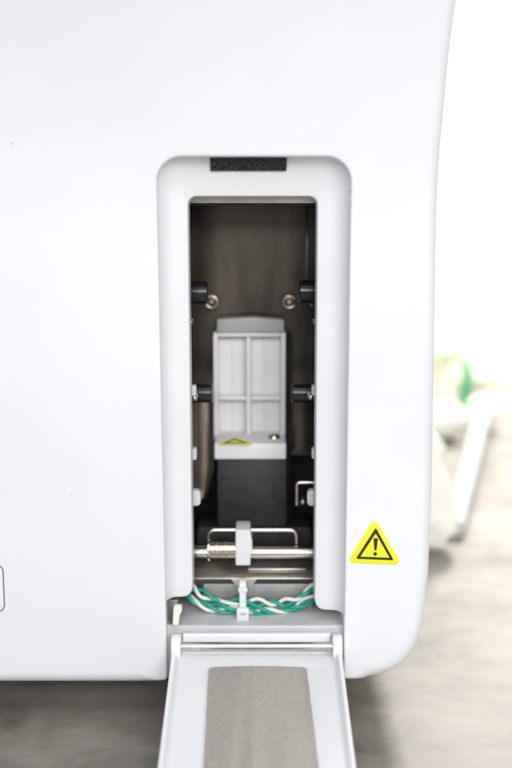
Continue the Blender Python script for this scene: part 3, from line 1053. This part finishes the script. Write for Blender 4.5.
# curved valley under the pin
bm = bmesh.new()
gv = []
for k in range(11):
    an = R(180 + 90 * k / 10 * 0.95)
    gv.append((math.cos(an) * 0.0052, math.sin(an) * 0.0052))
prof_ = [(-0.0045, 0.0005)] + [(g[0], g[1]) for g in gv] + [(0.010, -0.0050), (0.010, -0.0056), (0.0, -0.0080), (-0.0056, -0.0060)]
L1 = [bm.verts.new(D(dxl + 0.0027, v, w_)) for v, w_ in prof_]
L2 = [bm.verts.new(D(dxr - 0.0027, v, w_)) for v, w_ in prof_]
bm.faces.new(L1); bm.faces.new(L2)
k = len(prof_)
for i in range(k):
    bm.faces.new((L1[i], L1[(i + 1) % k], L2[(i + 1) % k], L2[i]))
finish(bm, 'hinge_valley', M['door'], door, ang=40)
# ears
for xa, xb in ((dxl - 0.0003, dxl + 0.0047), (dxr - 0.0047, dxr + 0.0003)):
    bm = bmesh.new()
    ring_ = []
    for k in range(28):
        an = 2 * math.pi * k / 28
        ring_.append((math.cos(an) * 0.0066, math.sin(an) * 0.0066))
    V1 = [bm.verts.new(D(xa, v, w_)) for v, w_ in ring_]
    V2 = [bm.verts.new(D(xb, v, w_)) for v, w_ in ring_]
    bm.faces.new(V1); bm.faces.new(V2)
    for i in range(28):
        bm.faces.new((V1[i], V1[(i + 1) % 28], V2[(i + 1) % 28], V2[i]))
    bevel_sharp(bm, 0.0007, 3, ang=60)
    finish(bm, 'hinge_ear', M['door'], door, ang=40)
tube('hinge_pin', [D(dxl + 0.003, 0, 0), D(dxr - 0.003, 0, 0)], 0.0024, M['chrome'], door, 24)
# foam pad
bm = bmesh.new()
def fpx(px, row, v_):
    p = D(0, v_, -0.003)
    dep = (p - CAM).dot(Vector((0, math.cos(PITCH), -math.sin(PITCH))))
    return (px - 256) / FPX * dep
v0 = 0.0135
xa0, xb0 = fpx(209, 672, v0), fpx(306.5, 672, v0)
vE = 0.08
xa1, xb1 = fpx(204.5, 768, vE), fpx(317.5, 768, vE)
def fx(v_, t):
    s_ = (v_ - v0) / (vE - v0)
    xa = xa0 + (xa1 - xa0) * s_; xb = xb0 + (xb1 - xb0) * s_
    return xa + (xb - xa) * t
NV, NXX = 60, 24
vend = 0.185
topv, botv = [], []
for i in range(NV + 1):
    row_t, row_b = [], []
    for j in range(NXX + 1):
        t = j / NXX
        v = v0 + (vend - v0) * i / NV
        arc = -0.0010 * math.sin(math.pi * min(1, max(0, t))) if i == 0 else 0
        corner = 0.0012 if (i == 0 and j in (0, NXX)) else 0
        jit = random.uniform(-0.00006, 0.00006)
        row_t.append(bm.verts.new(D(fx(v, t) + (jit if j in (0, NXX) else 0), v + arc + corner, -0.0032 + jit)))
        row_b.append(bm.verts.new(D(fx(v, t), v + arc + corner, -0.0053)))
    topv.append(row_t); botv.append(row_b)
for g in (topv, botv):
    for i in range(NV):
        for j in range(NXX):
            bm.faces.new((g[i][j], g[i][j + 1], g[i + 1][j + 1], g[i + 1][j]))
for i in range(NV):
    bm.faces.new((topv[i][0], topv[i + 1][0], botv[i + 1][0], botv[i][0]))
    bm.faces.new((topv[i][-1], topv[i + 1][-1], botv[i + 1][-1], botv[i][-1]))
for j in range(NXX):
    bm.faces.new((topv[0][j], topv[0][j + 1], botv[0][j + 1], botv[0][j]))
    bm.faces.new((topv[-1][j], topv[-1][j + 1], botv[-1][j + 1], botv[-1][j]))
finish(bm, 'foam_pad', foam_banded(M['foam_grey']), door, ang=30)

# latch clip at the left of the hinge
yq = 0.003
prism('latch_clip', fillet([(PX(172.5, 625, yq), PZ(625.5, yq), 0.0008), (PX(178.5, 625, yq), PZ(625.5, yq), 0.0008), (PX(179.5, 618, yq), PZ(616, yq), 0.0006), (PX(182, 614, yq), PZ(611, yq), 0.0006),
                            (PX(181.5, 606, yq), PZ(606.5, yq), 0.0008), (PX(173.5, 606, yq), PZ(606.5, yq), 0.0008)], 4), yq, yq + 0.004, M['cream'], dev, 0.0004)
box('gap_shade_block', (PX(169.5, 610, 0.0085), 0.0085, PZ(640, 0.0085)), (PX(178, 610, 0.0085), 0.014, PZ(600, 0.0085)), M['steel_side'], dev, 0.0004)  # dark block added for the shade of the gap under the flange

# rubber feet, standing on the table
for fx_, fy_ in ((-0.32, 0.06), (0.02, 0.14), (-0.32, 0.26), (0.02, 0.26)):
    tube('foot', [(fx_, fy_, TZ), (fx_, fy_, TZ + 0.002), (fx_, fy_, zbot + 0.001)], 0.011, M['black_matte'], dev, 20, rads=[0.010, 0.011, 0.012])

# ------------------------------------------------------------------ things behind, on the table
# white lever plate with a round boss
yv = 0.275
lever = thing('lever_plate', 'cream white plastic plate with a round boss standing on the table behind the instrument', 'plastic plate', (P(440, 540, yv).x, yv, TZ))
pix = [(400, 546), (418, 546), (432, 545), (446, 541), (455, 534), (459, 524), (459.5, 508), (456, 494), (450, 478), (446, 468), (441, 458), (447, 448), (440, 440), (432, 432), (415, 428), (400, 430)]
zlow = PZ(546, yv)
pl = [(P(x, y, yv).x, max(TZ + 0.0004, P(x, y, yv).z)) for x, y in pix]
prism('plate', pl, yv, yv + 0.022, M['lever'], lever, 0.002, 3)
bc_ = P(438.5, 524.5, yv)
bm = bmesh.new()
add_tube(bm, [(bc_.x, yv + 0.001, bc_.z), (bc_.x, yv - 0.003, bc_.z), (bc_.x, yv - 0.0032, bc_.z), (bc_.x, yv - 0.0012, bc_.z)], 1, 24, rads=[0.0056, 0.0056, 0.0040, 0.0036])
finish(bm, 'boss', M['lever'], lever, ang=40)

# pale wand with ball end lying on the table
kb = P(483, 409, 0.72)
ball_r = 0.021
kc = Vector((kb.x, 0.72, TZ + ball_r + 0.0004))
# shift depth so the ball sits where it is seen
b2_ = PT(483, 430, TZ)
wand = thing('hand_wand', 'pale grey tube ending in a white ball, lying on the table behind', 'wand', (kc.x, kc.y, TZ))
bm = bmesh.new()
bmesh.ops.create_uvsphere(bm, u_segments=32, v_segments=20, radius=ball_r)
for v in bm.verts:
    v.co = Vector((v.co.x * 1.0, v.co.y, v.co.z * 1.0)) + kc
    if v.co.z > kc.z: v.co.z = kc.z + (v.co.z - kc.z) * 1.05
finish(bm, 'ball_end', M['cream'], wand, ang=60)
e1 = PT(455, 528, TZ + 0.009)
p_end = Vector((e1.x, e1.y, TZ + 0.0092))
tube('shaft', spline([p_end, p_end.lerp(kc, 0.33), p_end.lerp(kc, 0.67), kc], 8), 0.0085, M['pale_tube'], wand, 20,
     rads=[0.0078 + 0.0022 * min(1, k / 24) for k in range(25)])

# cream elbow lump left of it
jc = Vector((PX(446, 410, 0.62), 0.66, TZ + 0.024))
bm = bmesh.new()
add_tube(bm, spline([jc + Vector((-0.07, 0.01, 0)), jc + Vector((-0.03, 0.0, 0.0)), jc + Vector((0.004, 0.005, 0.0)), jc + Vector((0.016, 0.012, -0.001)), jc + Vector((0.022, 0.02, -0.002))], 6), 1, 24,
         rads=[0.0225 if k < 14 else 0.0225 * math.sqrt(max(0.02, 1 - ((k - 14) / 10.0) ** 2)) for k in range(25)])
lump = finish(bm, 'handle_grip', M['cream'], None, ang=60)
lump['label'] = 'rounded cream grip lying left of the white ball, half hidden by the instrument'
lump['category'] = 'grip'

# green hose loop behind
gy = 0.80
gp = [P(436, 353, gy + .05), P(449, 357, gy + .03), P(460, 361.5, gy), P(466.5, 367.5, gy), P(467.5, 377, gy), P(466, 388, gy)]
g_end = P(465, 398, gy)
gp += [Vector((g_end.x, gy + 0.004, TZ + 0.008))]
gp2 = spline(gp, 8)
gh = tube('green_hose', gp2, 0.005, M['green_tube'], None, 14, rads=[0.0020 if k < 14 else (0.0020 + 0.0046 * min(1, (k - 14) / 9.0)) for k in range(len(gp2))])
gh['label'] = 'short green curved hose standing up behind the white ball'
gh['category'] = 'hose'

# pale yellow lumps added at the back, standing in for a soft glow
def glow_lump(cx, cy, rx, ry, rz, seed, label):
    from mathutils import noise
    bm = bmesh.new()
    bmesh.ops.create_uvsphere(bm, u_segments=48, v_segments=32, radius=1)
    for v in bm.verts:
        c = v.co.copy()
        nz = noise.noise(Vector((c.x * 1.8 + seed, c.y * 1.8, c.z * 2.5))) * 0.22 + noise.noise(Vector((c.x * 5 + seed, c.y * 5, c.z * 9))) * 0.06
        c *= (1 + nz)
        z = max(0.0, c.z + 0.25)
        v.co = Vector((cx + c.x * rx, cy + c.y * ry, TZ + 0.0005 + z * rz))
    o = finish(bm, 'yellow_glow_lump', M['yellow_glow'], None, ang=80)
    o['label'] = label
    o['category'] = 'glow_lump'
    o['group'] = 'pale yellow lumps added for the glow behind'
glow_lump(0.185, 1.02, 0.14, 0.08, 0.074, 2.0, 'pale yellow lump standing in for a soft glow beside the edge of the instrument, behind the green hose')
glow_lump(0.45, 1.14, 0.20, 0.09, 0.062, 6.0, 'pale yellow lump standing in for a soft glow farthest right at the back of the bench')
